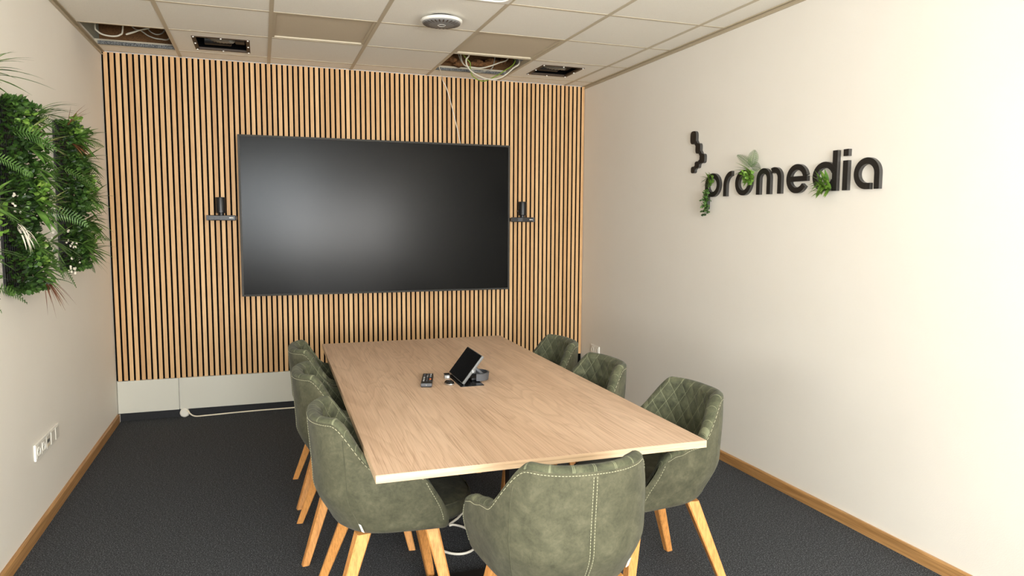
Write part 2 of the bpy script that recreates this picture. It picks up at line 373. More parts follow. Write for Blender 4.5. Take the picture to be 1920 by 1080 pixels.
# things above the two open bays
def cable(name, pts, r, m, label, group=None, n=8):
    o = MB().tube(spline(pts, n), r, 8).build(name, m, None, True); return tag(o, label, 'cable', group)
def strct(b, name, m): return struct(b.build(name, m))
strct(MB().box(0, .56, -.16, -.10, HC + .02, ZT), 'trim_4', M['brown'])
strct(MB().box(.0, .03, -.82, -.2, HC + .042, ZT), 'trim_5', M['drywall'])
ch = MB(); ch.box(.026, .513, -.236, -.212, HC, HC + .022); strct(ch, 'trim_6', M['galv'])
strct(MB().box(2.3, 3.1, -.16, -.10, HC + .02, ZT), 'trim_7', M['brown'])
ch = MB(); ch.box(2.412, 3.013, -.236, -.212, HC, HC + .018); strct(ch, 'trim_8', M['galv'])
ins = MB()
for k in range(11):
    cx, cz = 2.44 + .055 * k, HC + .075 + R.uniform(-.02, .02); rr = R.uniform(.022, .046)
    bm = bmesh.new(); bmesh.ops.create_icosphere(bm, subdivisions=3, radius=rr)
    for v in bm.verts: v.co = Vector((v.co.x * 1.3, v.co.y, v.co.z * .7)) * (1 + .7 * mnoise.noise(v.co * 30 + Vector((k * 3, 0, 0))) + .25 * mnoise.noise(v.co * 90)) + Vector((cx, -.24 - .02 * (k % 3), cz))
    bm.verts.index_update(); ins.add([v.co.copy() for v in bm.verts], [tuple(v.index for v in f.verts) for f in bm.faces]); bm.free()
o = ins.build('insulation_wool', M['insul'], None, True); o['kind'] = 'stuff'; tag(o, 'orange-brown insulation wool showing inside the hole with the hanging green cable', 'insulation')
cable('ceiling_cable', [(.075, -.45, 3.0), (.063, -.5, 2.802), (.075, -.5, 2.766), (.110, -.5, 2.745), (.166, -.5, 2.740), (.207, -.5, 2.752), (.225, -.5, 2.79), (.226, -.45, 3.0)], .0055, M['cablew'], 'pale cable hanging in one round loop inside the ceiling hole above the plants', 'ceiling hole cables')
cable('ceiling_cable', [(.25, -.4, 3.0), (.273, -.45, 2.831), (.33, -.45, 2.801), (.377, -.45, 2.770), (.442, -.45, 2.757), (.50, -.40, 2.79), (.52, -.38, 3.0)], .0045, M['greycable'], 'grey cable lying lowest in the tangle inside the ceiling hole above the plants', 'ceiling hole cables')
cable('ceiling_cable', [(.45, -.40, 3.0), (.402, -.5, 2.83), (.321, -.5, 2.792), (.256, -.5, 2.766), (.249, -.5, 2.759), (.314, -.5, 2.787), (.40, -.46, 2.85), (.44, -.4, 3.0)], .0042, M['cablew'], 'pale cable bent back in a narrow hairpin inside the ceiling hole above the plants', 'ceiling hole cables')
cable('ceiling_cable', [(.30, -.40, 3.0), (.363, -.46, 2.832), (.411, -.47, 2.784), (.454, -.45, 2.795), (.47, -.42, 2.835), (.43, -.42, 2.85), (.40, -.40, 3.0)], .0042, M['greycable'], 'grey cable in a small curl by the bar in the hole above the plants', 'ceiling hole cables')
gp = 'cables of the hole with the green cable'
cable('ceiling_cable', [(2.50, -.55, 3.0), (2.542, -.6, 2.80), (2.597, -.6, 2.736), (2.600, -.6, 2.692), (2.622, -.6, 2.634), (2.699, -.6, 2.603), (2.785, -.6, 2.637), (2.872, -.6, 2.692), (2.970, -.58, 2.781), (2.98, -.45, 3.0)], .0045, M['greenc'], 'green-yellow cable drooping in a loop out of the ceiling hole', gp)
cable('ceiling_cable', [(2.60, -.5, 3.0), (2.587, -.62, 2.80), (2.562, -.62, 2.749), (2.574, -.62, 2.698), (2.629, -.62, 2.651), (2.736, -.62, 2.618), (2.844, -.62, 2.638), (2.939, -.62, 2.713), (3.000, -.60, 2.78), (2.99, -.45, 3.0)], .0058, M['cablew'], 'thick pale cable drooping next to the green-yellow one out of the ceiling hole', gp)
cable('ceiling_cable', [(2.56, -.42, 3.0), (2.57, -.48, 2.76), (2.664, -.5, 2.722), (2.751, -.5, 2.730), (2.861, -.5, 2.772), (2.96, -.45, 2.83), (2.98, -.4, 3.0)], .005, M['cablew'], 'ivory cable sagging only slightly across the hole with the green cable', gp)
cable('ceiling_cable', [(2.52, -.4, 3.0), (2.56, -.45, 2.79), (2.635, -.45, 2.724), (2.701, -.45, 2.700), (2.767, -.45, 2.713), (2.833, -.45, 2.76), (2.88, -.4, 3.0)], .004, M['greycable'], 'grey cable sagging against the slat top below the hole with the green cable', gp)
cable('screen_cable', [(2.425, -.42, 2.95), (2.428, -.30, 2.78), (2.46, -.215, 2.736), (2.50, -.10, 2.722), (2.529, -.010, 2.70), (2.560, -.004, 2.65), (2.597, -.004, 2.535), (2.643, -.004, 2.36), (2.672, -.006, 2.235), (2.690, -.012, 2.12)], .0032, M['white2'], 'thin white cable running from the ceiling down behind the big screen')

def recess(name, x0, x1, y0, y1, label):
    t = thing(name, label, 'ceiling fixture', ((x0 + x1) / 2, (y0 + y1) / 2, HC), 0, 'open rectangular ceiling recesses'); hx, hy = (x1 - x0) / 2, (y1 - y0) / 2
    f = MB(); w = .024
    f.box(-hx, hx, -hy, -hy + w, -.002, .012); f.box(-hx, hx, hy - w, hy, -.002, .012); f.box(-hx, -hx + w, -hy + w, hy - w, -.002, .012); f.box(hx - w, hx, -hy + w, hy - w, -.002, .012); f.build('frame', M['copper'], t)
    h = MB(); q = .004
    h.box(-hx, -hx + q, -hy, hy, .012, .20); h.box(hx - q, hx, -hy, hy, .012, .20); h.box(-hx + q, hx - q, -hy, -hy + q, .012, .20); h.box(-hx + q, hx - q, hy - q, hy, .012, .20); h.box(-hx, hx, -hy, hy, .20, .204)
    h.build('housing', M['felt'], t)
    pts = spline([(-hx * .62, hy * .5, .20), (-hx * .5, hy * .35, .09), (-hx * .1, .03, .052), (hx * .38, -.05, .036)], 10); rad = [.030 + .005 * (k % 2) for k in range(len(pts))]
    MB().tube(pts, .03, 14, rad).build('hose', M['blackrib'], t, True)
    MB().lathe([(.026, -.09), (.036, -.085), (.036, .085), (.030, .09)], 20, (-.03, hy * .45, .05), 'x').build('lamp_tube', M['black'], t, True, .6)
    MB().rbox(hx * .45, hx * .85, .0, .10, .03, .2, .01).build('driver_box', M['black'], t)
    MB().rbox(-hx * .75, -hx * .75 + .05, -hy * .55, -hy * .55 + .03, .018, .06, .006).build('connector', M['lightgreen'], t)
    for sx_, sy_ in ((-1, -1), (1, -1), (1, 1), (-1, 1), (0, -1), (0, 1), (-1, 0), (1, 0)):
        MB().lathe([(.0045, -.006), (.006, -.003), (.006, .0)], 10, (sx_ * (hx - .012), sy_ * (hy - .012), -.002)).build('screw', M['white'], t, True, .6)
recess('recessed_fixture', *cut[(1, 1)], 'open black recess with ribbed hose in the tile beside the cable-filled hole over the plants')
recess('recessed_fixture', *cut[(5, 1)], 'open black recess in the tile next to the hole with the hanging green cable')

ap = thing('access_point', 'round white and grey disc with slots mounted on a ceiling tile', 'access point', (2.112, -1.685, HC - .001))
MB().lathe([(.085, 0), (.085, -.014)], 48).build('mount', M['black'], ap, True, .6)
MB().lathe([(.1, -.013), (.1225, -.016), (.125, -.022), (.1225, -.030), (.116, -.033)], 64).build('cover', M['white'], ap, True)
MB().lathe([(.1155, -.0325), (.112, -.038), (.085, -.043), (.04, -.046), (.002, -.0465)], 64).build('face', M['mgrey'], ap, True)
vsl = MB()
for k in range(26):
    a = 2 * PI * k / 26; c_, s_ = math.cos(a), math.sin(a); q = Vector((-s_, c_, 0)); d = Vector((c_, s_, 0))
    rows = []
    for rr, zz, ww in ((.074, -.0452, .0022), (.090, -.0436, .0034), (.109, -.0400, .0042)): rows.append([d * rr + q * (-ww) + Vector((0, 0, zz)), d * rr + q * ww + Vector((0, 0, zz))])
    vsl.grid(rows)
vsl.build('vent_slots', M['copper'], ap)
MB().lathe([(.024, -.0460), (.024, -.0472), (.021, -.0472), (.021, -.0460)], 32, cap=False).build('logo_ring', M['white'], ap)

# ------------------------------------------------------------------ slat wall, base panels
sw = thing('slat_wall', 'oak slat cladding with black gaps covering the wall behind the screen', 'wall panelling', (0, 0, 0))
b = MB(); b.box(0.001, W - .001, .013, .029, .312, HC - .006); b.build('felt_backing', M['felt'], sw)
b = MB(); k = 0
while .013 + .04 * k + .027 < W:
    x = .0135 + .04 * k; z0 = .311 + .002 * math.sin(k * 1.7); x1 = x + .027
    c = .0015
    pr = [(x, .0128), (x, c), (x + c, 0), (x1 - c, 0), (x1, c), (x1, .0128)]; n = 6
    b.add([(p[0], p[1], z) for z in (z0, HC - .006) for p in pr], [tuple(range(n)), tuple(range(n, 2 * n))] + [(i, (i + 1) % n, n + (i + 1) % n, n + i) for i in range(n)]); b.mi[-n] = 1; b.mi[-2] = 1; b.mi[-1] = 1; k += 1
b.build('slats', [M['slat'], M['felt']], sw)
pl = [(.004, .4255, 'short white panel below the slats in the corner under the plants'), (.4315, 1.68, 'long white panel below the slats, with the cable box at its bottom corner'),
      (1.685, 2.93, 'white panel below the slats straight behind the table'), (2.935, 3.805, 'white panel below the slats behind the chairs, ending at a black gap')]
for a, c, lab in pl:
    o = MB().rbox(a, c, .002, .029, .061, .309, .0015, 1).build('base_panel', M['panel']); tag(o, lab, 'panel', 'white panels below the slats')
strct(MB().box(3.805, W - .001, .012, .029, .0, .311), 'trim_9', M['felt'])
strct(MB().box(.001, 3.805, .010, .029, .0, .0605), 'baseboard_back', M['kick'])

# ------------------------------------------------------------------ screen
tv = thing('wall_screen', 'huge black flat screen mounted on the slat wall', 'screen', (2.006, -.045, 1.558))
hx, hz = 1.098, .622
MB().rbox(-hx + .03, hx - .03, .0, .030, -hz + .03, hz - .03, .008).build('rear_housing', M['black'], tv)
MB().box(-.35, .35, .030, .044, -.25, .25).build('wall_mount', M['steel'], tv)
f = MB(); w = .014
pr_o = [(-hx, -hz), (hx, -hz), (hx, hz), (-hx, hz)]; pr_i = [(-hx + w, -hz + w), (hx - w, -hz + w), (hx - w, hz - w), (-hx + w, hz - w)]
vs = [(x, y, z) for P, y in ((pr_o, .0), (pr_o, -.033), (pr_i, -.036), (pr_i, -.026)) for x, z in P]
f.add(vs, [(q * 4 + i, q * 4 + (i + 1) % 4, q * 4 + 4 + (i + 1) % 4, q * 4 + 4 + i) for q in range(3) for i in range(4)] + [(0, 1, 2, 3)])
f.build('frame', M['bezel'], tv)
MB().box(-hx + w, hx - w, -.027, -.020, -hz + w, hz - w).build('display', M['screen'], tv)

def cam_mount(cx, label, mirror):
    t = thing('screen_speaker_mount', label, 'camera', (cx, 0, 1.545), 0, 'devices beside the screen'); s_ = -1 if mirror else 1
    b = MB(); b.rbox(-.104, .104, -.062, -.034, -.020, .020, .004); b.box(-.085, .085, -.034, -.001, -.014, .014); b.build('bar', M['black'], t)
    b = MB(); xx = s_ * .098
    b.rbox(min(xx, xx + s_ * .018), max(xx, xx + s_ * .018), -.055, -.032, -.016, .014, .003); b.build('screen_clip', M['copper'], t)
    MB().rbox(-.096 * s_ - .008, -.096 * s_ + .008, -.068, -.0625, -.020, .020, .002).build('end_cap', M['dgrey'], t)
    MB().rbox(-.05, -.008, -.066, -.0622, -.014, .016, .001).build('front_plate', M['dgrey'], t)
    MB().lathe([(.022, .020), (.022, .038)], 24, (-.002 if mirror else 0, -.046, 0)).build('neck', M['black'], t, True, .6)
    MB().lathe([(.030, .036), (.0355, .041), (.0362, .05), (.0362, .150), (.0345, .156), (.028, .157)], 40, (-.002, -.046, 0)).build('cylinder', M['black'], t, True, .6)
    MB().lathe([(.010, 0), (.010, .012)], 16, (-.002 - .046 if mirror else .002, -.046, .075) if mirror else (.002, -.094, .048), 'x' if mirror else 'y').build('knob', M['black'], t, True, .6)
    lg = MB()
    for q in range(5): lg.box(.058 + q * .0046, .0615 + q * .0046, -.0632, -.0622, -.003, .004)
    lg.box(.084, .0865, -.0632, -.0622, -.006, .006)
    lg.build('marking', M['white'], t)
cam_mount(.774, 'black cylinder camera on a bar, screen-left on the slats above the corner panel', False)
cam_mount(3.238, 'black cylinder camera on a bar between the screen and the lettered wall', True)

# ------------------------------------------------------------------ table
TR = -math.radians(.75)
tb = thing('conference_table', 'long rectangular light oak meeting table', 'table', (1.984, -2.595, 0), TR)
tb['group'] = 'meeting table'
TX, TY, TZ = .592, 1.237, .748
MB().box(-TX + .001, TX - .001, -TY + .001, TY - .001, TZ - .0255, TZ).build('table_top', M['table'], tb)
e = MB(); q = .0012
e.box(-TX, TX, -TY, -TY + q, TZ - .026, TZ - .0006); e.box(-TX, TX, TY - q, TY, TZ - .026, TZ - .0006); e.box(-TX, -TX + q, -TY + q, TY - q, TZ - .026, TZ - .0006); e.box(TX - q, TX, -TY + q, TY - q, TZ - .026, TZ - .0006)
e.build('edge_band', M['edge'], tb)
for yy in (-.55, .75):
    b = MB(); b.rbox(.06, .12, yy - .03, yy + .03, .02, TZ - .026, .004); b.build('leg', M['steel'], tb)
    b = MB(); b.rbox(-.32, .42, yy - .035, yy + .035, .0, .02, .004); b.build('foot', M['steel'], tb)
b = MB(); b.box(-.35, .45, -.60, -.50, TZ - .05, TZ - .026); b.box(-.35, .45, .70, .80, TZ - .05, TZ - .026); b.box(.05, .13, -.5, .7, TZ - .05, TZ - .026); b.build('underframe', M['steel'], tb)
hp = MB(); hp.box(-.048, .068, -.172, .10, TZ, TZ + .003); hp.build('cable_hatch', M['blackgloss'], tb)

# tablet controller on its stand
ZT_ = TZ + .003
tc_ = thing('tablet_controller', 'black touch tablet leaning on a grey curved stand on the table', 'tablet', (1.955, -2.605, ZT_), TR)
ang = math.atan2(.126, .098); L_ = .163; T4 = Matrix.Translation((-.006, 0, .008)) @ Matrix.Rotation(-ang, 4, 'Y')
MB().rbox(0, L_, -.134, .134, -.014, -.0005, .0025, 2, T4).build('body', M['slate'], tc_, True, .6)
MB().rbox(.003, L_ - .003, -.131, .131, -.001, .0012, .001, 1, T4).build('display', M['blackgloss'], tc_)
b = MB(); ring = []
for k in range(15):
    a = -PI * .62 + PI * 1.24 * k / 14; ring.append((.098 + .056 * math.cos(a), -.030 + .066 * math.sin(a)))
rows = []
for x, y in ring:
    d = Vector((x - .098, y + .030)).normalized(); rows.append([(x, y, .004), (x + d.x * .004, y + d.y * .004, .038), (x - d.x * .004, y - d.y * .004, .040), (x - d.x * .010, y - d.y * .010, .004), (x, y, .004)])
b.grid(rows); n_ = len(rows) * 5; b.f.append((0, 1, 2, 3)); b.f.append((n_ - 5, n_ - 4, n_ - 3, n_ - 2)); b.mi += [0, 0]
b.build('cradle', M['dgrey'], tc_, True, .7)
for yy in (-.075, .09): MB().tube(spline([(.068, yy * .8, .072), (.100, yy * .85, .045), (.135, yy * .7, .010)], 6), .008, 10).build('support_arm', M['dgrey'], tc_, True)
MB().rbox(.062, .150, -.06, .07, .0, .014, .005).build('base', M['black'], tc_)
MB().lathe([(.016, 0), (.018, .003), (.018, .014)], 20, (.062, -.06, .055), 'x').build('hinge', M['mgrey'], tc_, True, .6)
MB().rbox(.046, .050, -.1365, -.1335, .056, .068, .001).build('port', M['white'], tc_)

mo = thing('wireless_mouse', 'small dark rounded clicker with silver rim beside the tablet', 'mouse', (1.895, -2.70, TZ), .15)
MB().lathe([(.012, 0), (.021, .002), (.0225, .007), (.0215, .010)], 32).build('rim', M['chrome'], mo, True)
MB().lathe([(.0215, .0095), (.0205, .015), (.014, .020), (.003, .0215)], 32).build('cap', M['blackgloss'], mo, True)
MB().rbox(-.002, .002, -.008, .004, .020, .0225, .0008, 1).build('light', M['dgrey'], mo)
for p in mo.children: p.scale = (1, 1.5, 1)
cu = thing('plug_adapter', 'small grey adapter with black top standing behind the dark clicker', 'adapter', (1.918, -2.560, TZ), -.1)
MB().rbox(-.013, .013, -.016, .016, 0, .019, .003).build('body', M['mgrey'], cu); MB().rbox(-.0145, .0145, -.017, .017, .018, .024, .002).build('top', M['blackgloss'], cu)
MB().lathe([(.006, -.003), (.006, .0)], 16, (.003, -.0155, .010), 'y').build('port', M['white'], cu)
rm = thing('remote_control', 'black remote control with small coloured buttons lying on the table', 'remote control', (1.807, -2.613, TZ), -.26)
MB().rbox(-.0265, .0265, -.115, .115, .0, .019, .004).build('body', M['black'], rm, True, .6)
MB().rbox(-.0262, .0262, -.1158, -.100, .004, .0195, .003).build('end_cap', M['dgrey'], rm)
for ry, m_ in ((.085, 'glow'), (.05, 'glow'), (.015, 'glow'), (-.02, 'glow'), (-.055, 'glow')):
    for q in (-1, 0, 1):
        mm = M['red'] if (q == 1 and ry in (-.02,)) else (M['chrome'] if q == 0 and ry == .05 else M['dgrey'] if (q + int(ry * 100)) % 3 else M['glow'])
        MB().rbox(q * .015 - .0045, q * .015 + .0045, ry - .006, ry + .006, .018, .0215, .0015, 1).build('button', mm, rm)
MB().lathe([(.002, 0), (.004, .002)], 12, (0, -.1158, .011), 'y').build('emitter', M['white'], rm)

# ------------------------------------------------------------------ chairs (local: faces +x, origin on the floor between the feet)
XA, YB = .235, .222
def _plan():
    raw = []
    for k in range(400):
        th = (PI / 2) * k / 399; raw.append((-XA * math.cos(th) ** (2 / 2.7), YB * math.sin(th) ** (2 / 2.7)))
    for k in range(1, 80): raw.append((.205 * k / 79, YB))
    raw = [(x, y * (1 + .46 * (x + XA))) for x, y in raw]
    s = [0]
    for a, c in zip(raw, raw[1:]): s.append(s[-1] + math.hypot(c[0] - a[0], c[1] - a[1]))
    return raw, s
PR, PS = _plan(); SL = PS[-1]
def plan(s):
    sg = 1 if s >= 0 else -1; s = abs(s)
    import bisect
    i = min(max(bisect.bisect_left(PS, s), 1), len(PS) - 1); t = (s - PS[i - 1]) / max(PS[i] - PS[i - 1], 1e-9)
    x = PR[i - 1][0] + (PR[i][0] - PR[i - 1][0]) * t; y = PR[i - 1][1] + (PR[i][1] - PR[i - 1][1]) * t
    return x, y * sg
def plan_n(s):
    a, c = plan(s - .012), plan(s + .012); dx, dy = c[0] - a[0], c[1] - a[1]; l = math.hypot(dx, dy) or 1
    return -dy / l, dx / l            # outward (rear at s=0 -> -x)
def ztop(s):
    s = abs(s)
    z = .840 + .004 * (s / .19) ** 2 if s < .19 else .844
    z -= .158 * sm(.195, .340, s) + .018 * sm(.33, .47, s)
    z -= .012 * sm(SL - .1, SL - .03, s)
    e = SL - .045
    if s > e: z -= .045 * (1 - math.sqrt(max(0, 1 - ((s - e) / .045) ** 2)))
    return z
def warp(x, y, z):
    rear = min(1, max(0, (.10 - x) / .30)); fr = min(1, max(0, x / .205))
    lean = .075 * (1 - sm(.39, .58, z)) - .018 * sm(.55, .86, z)
    x += lean * rear - .105 * fr * sm(.44, .70, z)
    ws = 1 - .17 * (1 - sm(.40, .60, z)) - .075 * sm(.68, .86, z)
    return x, y * ws, z
def thick(s):
    e = SL - .022
    return .020 * (1 if abs(s) < e else math.sqrt(max(.02, 1 - ((abs(s) - e) / .022) ** 2)))
ZB = .408
def shell_pt(s, z, off):
    x, y = plan(s); nx, ny = plan_n(s); h = thick(s) * off
    if off > 1: h = .020 * off * (thick(s) / .020)
    xx, yy, zz = warp(x, y, z); return (xx + nx * h, yy + ny * h, zz)
def chair_parts(root):
    N = 72; ss = [SL * math.sin(PI / 2 * (-1 + 2 * k / N)) * .35 + SL * (-1 + 2 * k / N) * .65 for k in range(N + 1)]
    # outer shell
    b = MB(); rows = []
    for s in ss:
        zt = ztop(s) - .016; col = []
        x, y = plan(s)
        for k in range(5):   # rounded bottom edge
            a = PI / 2 * k / 4; ins_ = .05 * (1 - math.sin(a)); zz = ZB + .035 * (1 - math.cos(a))
            xx, yy, z_ = warp(x, y, zz); l = math.hypot(xx, yy) or 1; nx, ny = plan_n(s)
            h = thick(s) - ins_
            col.append((xx + nx * h, yy + ny * h, z_))
        for k in range(1, 19): col.append(shell_pt(s, ZB + .035 + (zt - ZB - .035) * k / 18, 1))
        rows.append(col)
    b.grid(rows); n = len(rows[0])
    b.f.append(tuple(i * n for i in range(N + 1))); b.mi.append(0)
    b.build('backrest', M['suede'], root, True, .9)
    # quilted lining: rim and inner face
    N2 = 200; b = MB(); rows = []; uvs = []
    for k in range(N2 + 1):
        s = SL * (-1 + 2 * k / N2); zt = ztop(s); h = thick(s); col = []; hz_ = .018
        for q in range(7):
            a = PI * q / 6; col.append((s, zt - .016 + hz_ * math.sin(a) * .9, math.cos(a))); uvs.append((0, zt))
        zi = .46; nn = 54
        for q in range(1, nn + 1): col.append((s, zt - .016 - (zt - .016 - zi) * q / nn, -1))
        out = []
        for q, (s_, z_, off) in enumerate(col):
            p = shell_pt(s_, z_, off); d = 0
            u_, v_ = s_ / .068, z_ / .092
            if q >= 6:
                fade = sm(0, .02, zt - z_) * sm(0, .03, SL - abs(s_))
                g1 = abs((u_ + v_) % 1 - .5); g2 = abs((u_ - v_) % 1 - .5)
                puff = (math.cos(PI * (u_ + v_)) ** 2, math.cos(PI * (u_ - v_)) ** 2)
                d1 = .5 - abs((u_ + v_) % 1 - .5); d2 = .5 - abs((u_ - v_) % 1 - .5)
                d = (.008 * min(1, (min(d1, d2) / .30)) ** .6) * fade + .006 * fade
            nx, ny = plan_n(s_)
            out.append((p[0] - nx * d, p[1] - ny * d, p[2]))
        rows.append(out)
    b.grid(rows); n = len(rows[0]); b.uv = []
    for k in range(N2 + 1):
        s = SL * (-1 + 2 * k / N2); zt = ztop(s)
        for q in range(n):
            z_ = zt - .016 if q < 7 else zt - .016 - (zt - .016 - .46) * (q - 6) / 54
            b.uv.append((s / .068, z_ / .092))
    b.build('quilted_lining', M['lining'], root, True)
    # seat cushion
    b = MB(); rows = []; nu = 56
    def cush(a, f):
        c_, s_ = math.cos(a), math.sin(a); e_ = 2 / 3.2
        x = math.copysign(abs(c_) ** e_, c_); y = math.copysign(abs(s_) ** e_, s_)
        x = x * (.268 if x > 0 else .215) + .045; y = y * .226
        if x > .1: x += .025 * (1 - (y / .226) ** 2) * (x - .1) / .2
        if x < 0: y *= 1 - .18 * (-x / .17)
        return x * f + .03 * (1 - f), y * f
    for f, z in ((.02, .424), (.80, .424), (.93, .430), (.985, .445), (1.0, .465), (.985, .486), (.94, .500), (.86, .508), (.7, .512), (.45, .513), (.02, .512)):
        rows.append([(*cush(2 * PI * k / nu, f), z) for k in range(nu + 1)])
    b.grid(rows); seat_ = b.build('seat', M['seat'], root, True)
    b = MB(); pts = [(*cush(2 * PI * k / nu, .972), .4935) for k in range(nu + 1)]; b.tube(pts, .0028, 6); b.build('piping', M['seat'], seat_, True)
    # frame plate and legs
    MB().rbox(-.10, .17, -.14, .14, .392, .412, .006).build('seat_frame', M['black'], root)
    for sx_ in (-1, 1):
        for sy_ in (-1, 1):
            top = Vector((.03 + sx_ * .125, sy_ * .150, .412)); bot = Vector((sx_ * .240, sy_ * .237, 0)); b = MB(); rows = []
            for t in (0, .5, 1):
                c = top.lerp(bot, t); w = .026 + (.0155 - .026) * t; ch = w * .22
                P = [(w, w - ch), (w - ch, w), (-w + ch, w), (-w, w - ch), (-w, -w + ch), (-w + ch, -w), (w - ch, -w), (w, -w + ch)]
                an = math.radians(8 * sx_ * sy_)
                rows.append([(c.x + p[0] * math.cos(an) - p[1] * math.sin(an), c.y + p[0] * math.sin(an) + p[1] * math.cos(an), c.z) for p in P])
            rows = [r + [r[0]] for r in rows]
            b.grid(rows); b.f += [tuple(range(8)), tuple(range(18, 26))]; b.mi += [0, 0]
            b.build('leg', M['leg'], root)
    # stitching: dashes along the rim, a double row down the back, side seams
    b = MB()
    def dash(p, q_):
        p, q_ = Vector(p), Vector(q_); b.tube([p, q_], .0010, 4)
    def run(fn, t0, t1, step=.0095, fill=.62):
        N_ = int(abs(t1 - t0) / step)
        for k in range(N_): dash(fn(t0 + (t1 - t0) * k / N_), fn(t0 + (t1 - t0) * (k + fill) / N_))
    run(lambda s: shell_pt(s, ztop(s) - .024, 1.04), -SL + .03, SL - .03)
    for o_ in (-.006, .006): run(lambda z, o_=o_: shell_pt(o_, z, 1.04), .46, .812)
    for sg in (-1, 1): run(lambda z, sg=sg: shell_pt(sg * (SL - .022), z, 1.03), .46, ztop(SL - .022) - .03)
    b.build('stitching', M['thread'], root)
    for sg in (-1, 1): MB().tube([shell_pt(sg * .235, .45 + (ztop(.235) - .49) * k / 14, 1.0) for k in range(15)], .0016, 6).build('seam', M['suede'], root, True)
    b = MB(); b.tube([shell_pt(0, .45 + .355 * k / 20, 1.0) for k in range(21)], .0016, 6)
    b.build('seam', M['suede'], root, True)
    p = shell_pt(-.235, .462, 1.0); p2 = shell_pt(-.235, .430, 1.0); nx, ny = plan_n(-.235); d = Vector((nx, ny, 0)); sd = Vector((-ny, nx, 0))
    b = MB(); a = Vector(p); c = Vector(p2)
    q1 = [a + d * .001, a + d * .007 + sd * .012, c + d * .010 + sd * .014, c + d * .003]
    b.add([*q1, *[v + d * .0012 for v in q1]], [(0, 1, 2, 3), (4, 5, 6, 7), (0, 1, 5, 4), (1, 2, 6, 5), (2, 3, 7, 6), (3, 0, 4, 7)]); b.build('care_tag', M['tag'], root)
CG = 'olive armchairs around the table'
ch0 = thing('armchair', '', 'chair', (0, 0, 0)); chair_parts(ch0)
spots = [((1.476, -3.305), 0, 'olive armchair on the plant-wall side of the table, sitting by its near corner'),
         ((1.450, -2.555), 0, 'olive armchair in the middle of the row on the plant-wall side of the table'),
         ((1.457, -1.900), 0, 'olive armchair on the plant-wall side of the table, closest to the slat wall'),
         ((2.585, -3.420), 180, 'olive quilted armchair on the lettered-wall side, at the near corner of the table'),
         ((2.492, -2.770), 180, 'olive quilted armchair on the lettered-wall side, hiding the low wall socket'),
         ((2.520, -2.140), 180, 'olive quilted armchair on the lettered-wall side, closest to the slat wall'),
         ((1.945, -3.925), 89.5, 'olive armchair at the head of the table, seen from behind')]
for k, ((x, y), a, lab) in enumerate(spots):
    c = ch0 if k == 0 else copy_tree(ch0)
    c.location = (x, y, 0); c.rotation_euler = (0, 0, math.radians(a)); tag(c, lab, 'chair', CG)

# ------------------------------------------------------------------ wall lettering (s runs along the wall towards the camera, y = -s)
LD = .021
class LB(MB):
    def __init__(self): super().__init__(); self.ld = LD + .0004
    def prism(self, outl):
        self.ld -= .0004; n = len(outl); vs = [(W - d, -s, z) for d in (.0005, self.ld) for s, z in outl]
        self.mat_i = 0; self.add(vs, [tuple(range(n)), tuple(range(n, 2 * n))])
        self.mat_i = 1; o = len(self.v) - 2 * n; self.add([], []); 
        for i in range(n): self.f.append((o + i, o + (i + 1) % n, o + n + (i + 1) % n, o + n + i)); self.mi.append(1)
        return self
    def rect(self, s0, s1, z0, z1): return self.prism([(s0, z0), (s1, z0), (s1, z1), (s0, z1)])
    def band(self, cs, cz, rx, rz, t, a0, a1, n=28, tz=None):
        tz = tz or t; full = abs(a1 - a0) >= 359.9
        A = [math.radians(a0 + (a1 - a0) * k / n) for k in range(n + 1)]
        ou = [(cs + rx * math.cos(a), cz + rz * math.sin(a)) for a in A]; ir = [(cs + (rx - t) * math.cos(a), cz + (rz - tz) * math.sin(a)) for a in A]
        o = len(self.v); m_ = n + 1; self.ld -= .0004
        self.v += [(W - d, -s, z) for d in (.0005, self.ld) for P in (ou, ir) for s, z in P]
        for i in range(n):
            for q in (0, 2): self.f.append((o + q * m_ + i, o + q * m_ + i + 1, o + (q + 1) * m_ + i + 1, o + (q + 1) * m_ + i)); self.mi.append(0)
            self.f.append((o + i, o + i + 1, o + 2 * m_ + i + 1, o + 2 * m_ + i)); self.mi.append(1)
            self.f.append((o + m_ + i, o + m_ + i + 1, o + 3 * m_ + i + 1, o + 3 * m_ + i)); self.mi.append(1)
        if not full:
            for i in (0, n): self.f.append((o + i, o + m_ + i, o + 3 * m_ + i, o + 2 * m_ + i)); self.mi.append(1)
        return self
Z0, ZX, T_ = 1.694, 1.846, .031; ZM = (Z0 + ZX) / 2; RZ = (ZX - Z0) / 2
def letter(b, lab):
    o = b.build('wall_letter', [M['lettering'], M['lside_lit']]); tag(o, lab, 'letter', 'black letters of the wall word'); return o
letter(LB().band(2.006, ZM, .079, RZ, T_, -180, 180).rect(1.927, 1.927 + T_, 1.617, ZM), 'black letter p with green leaves growing over its stem')
letter(LB().rect(2.125, 2.125 + T_ + .001, Z0, 1.764).band(2.205, 1.762, .080, .087, T_ + .001, 90, 180, 16, .031), 'black letter r between p and o on the wall')
letter(LB().band(2.3195, ZM, .0757, RZ, T_, 0, 360), 'black letter o with a fern and lime leaves on its shoulder')
letter(LB().rect(2.444, 2.444 + T_, Z0, 1.786).band(2.505, 1.785, .061, .060, T_, 0, 180, 20).rect(2.566 - T_, 2.566, Z0, 1.786).band(2.596, 1.785, .061, .060, T_, 0, 118, 18).rect(2.657 - T_, 2.657, Z0, 1.786), 'black letter m partly under the fern on the wall')
letter(LB().band(2.7805, ZM, .0805, RZ + .003, T_, -34, -346, 34).rect(2.729, 2.859, 1.755, 1.783), 'black letter e on the wall')
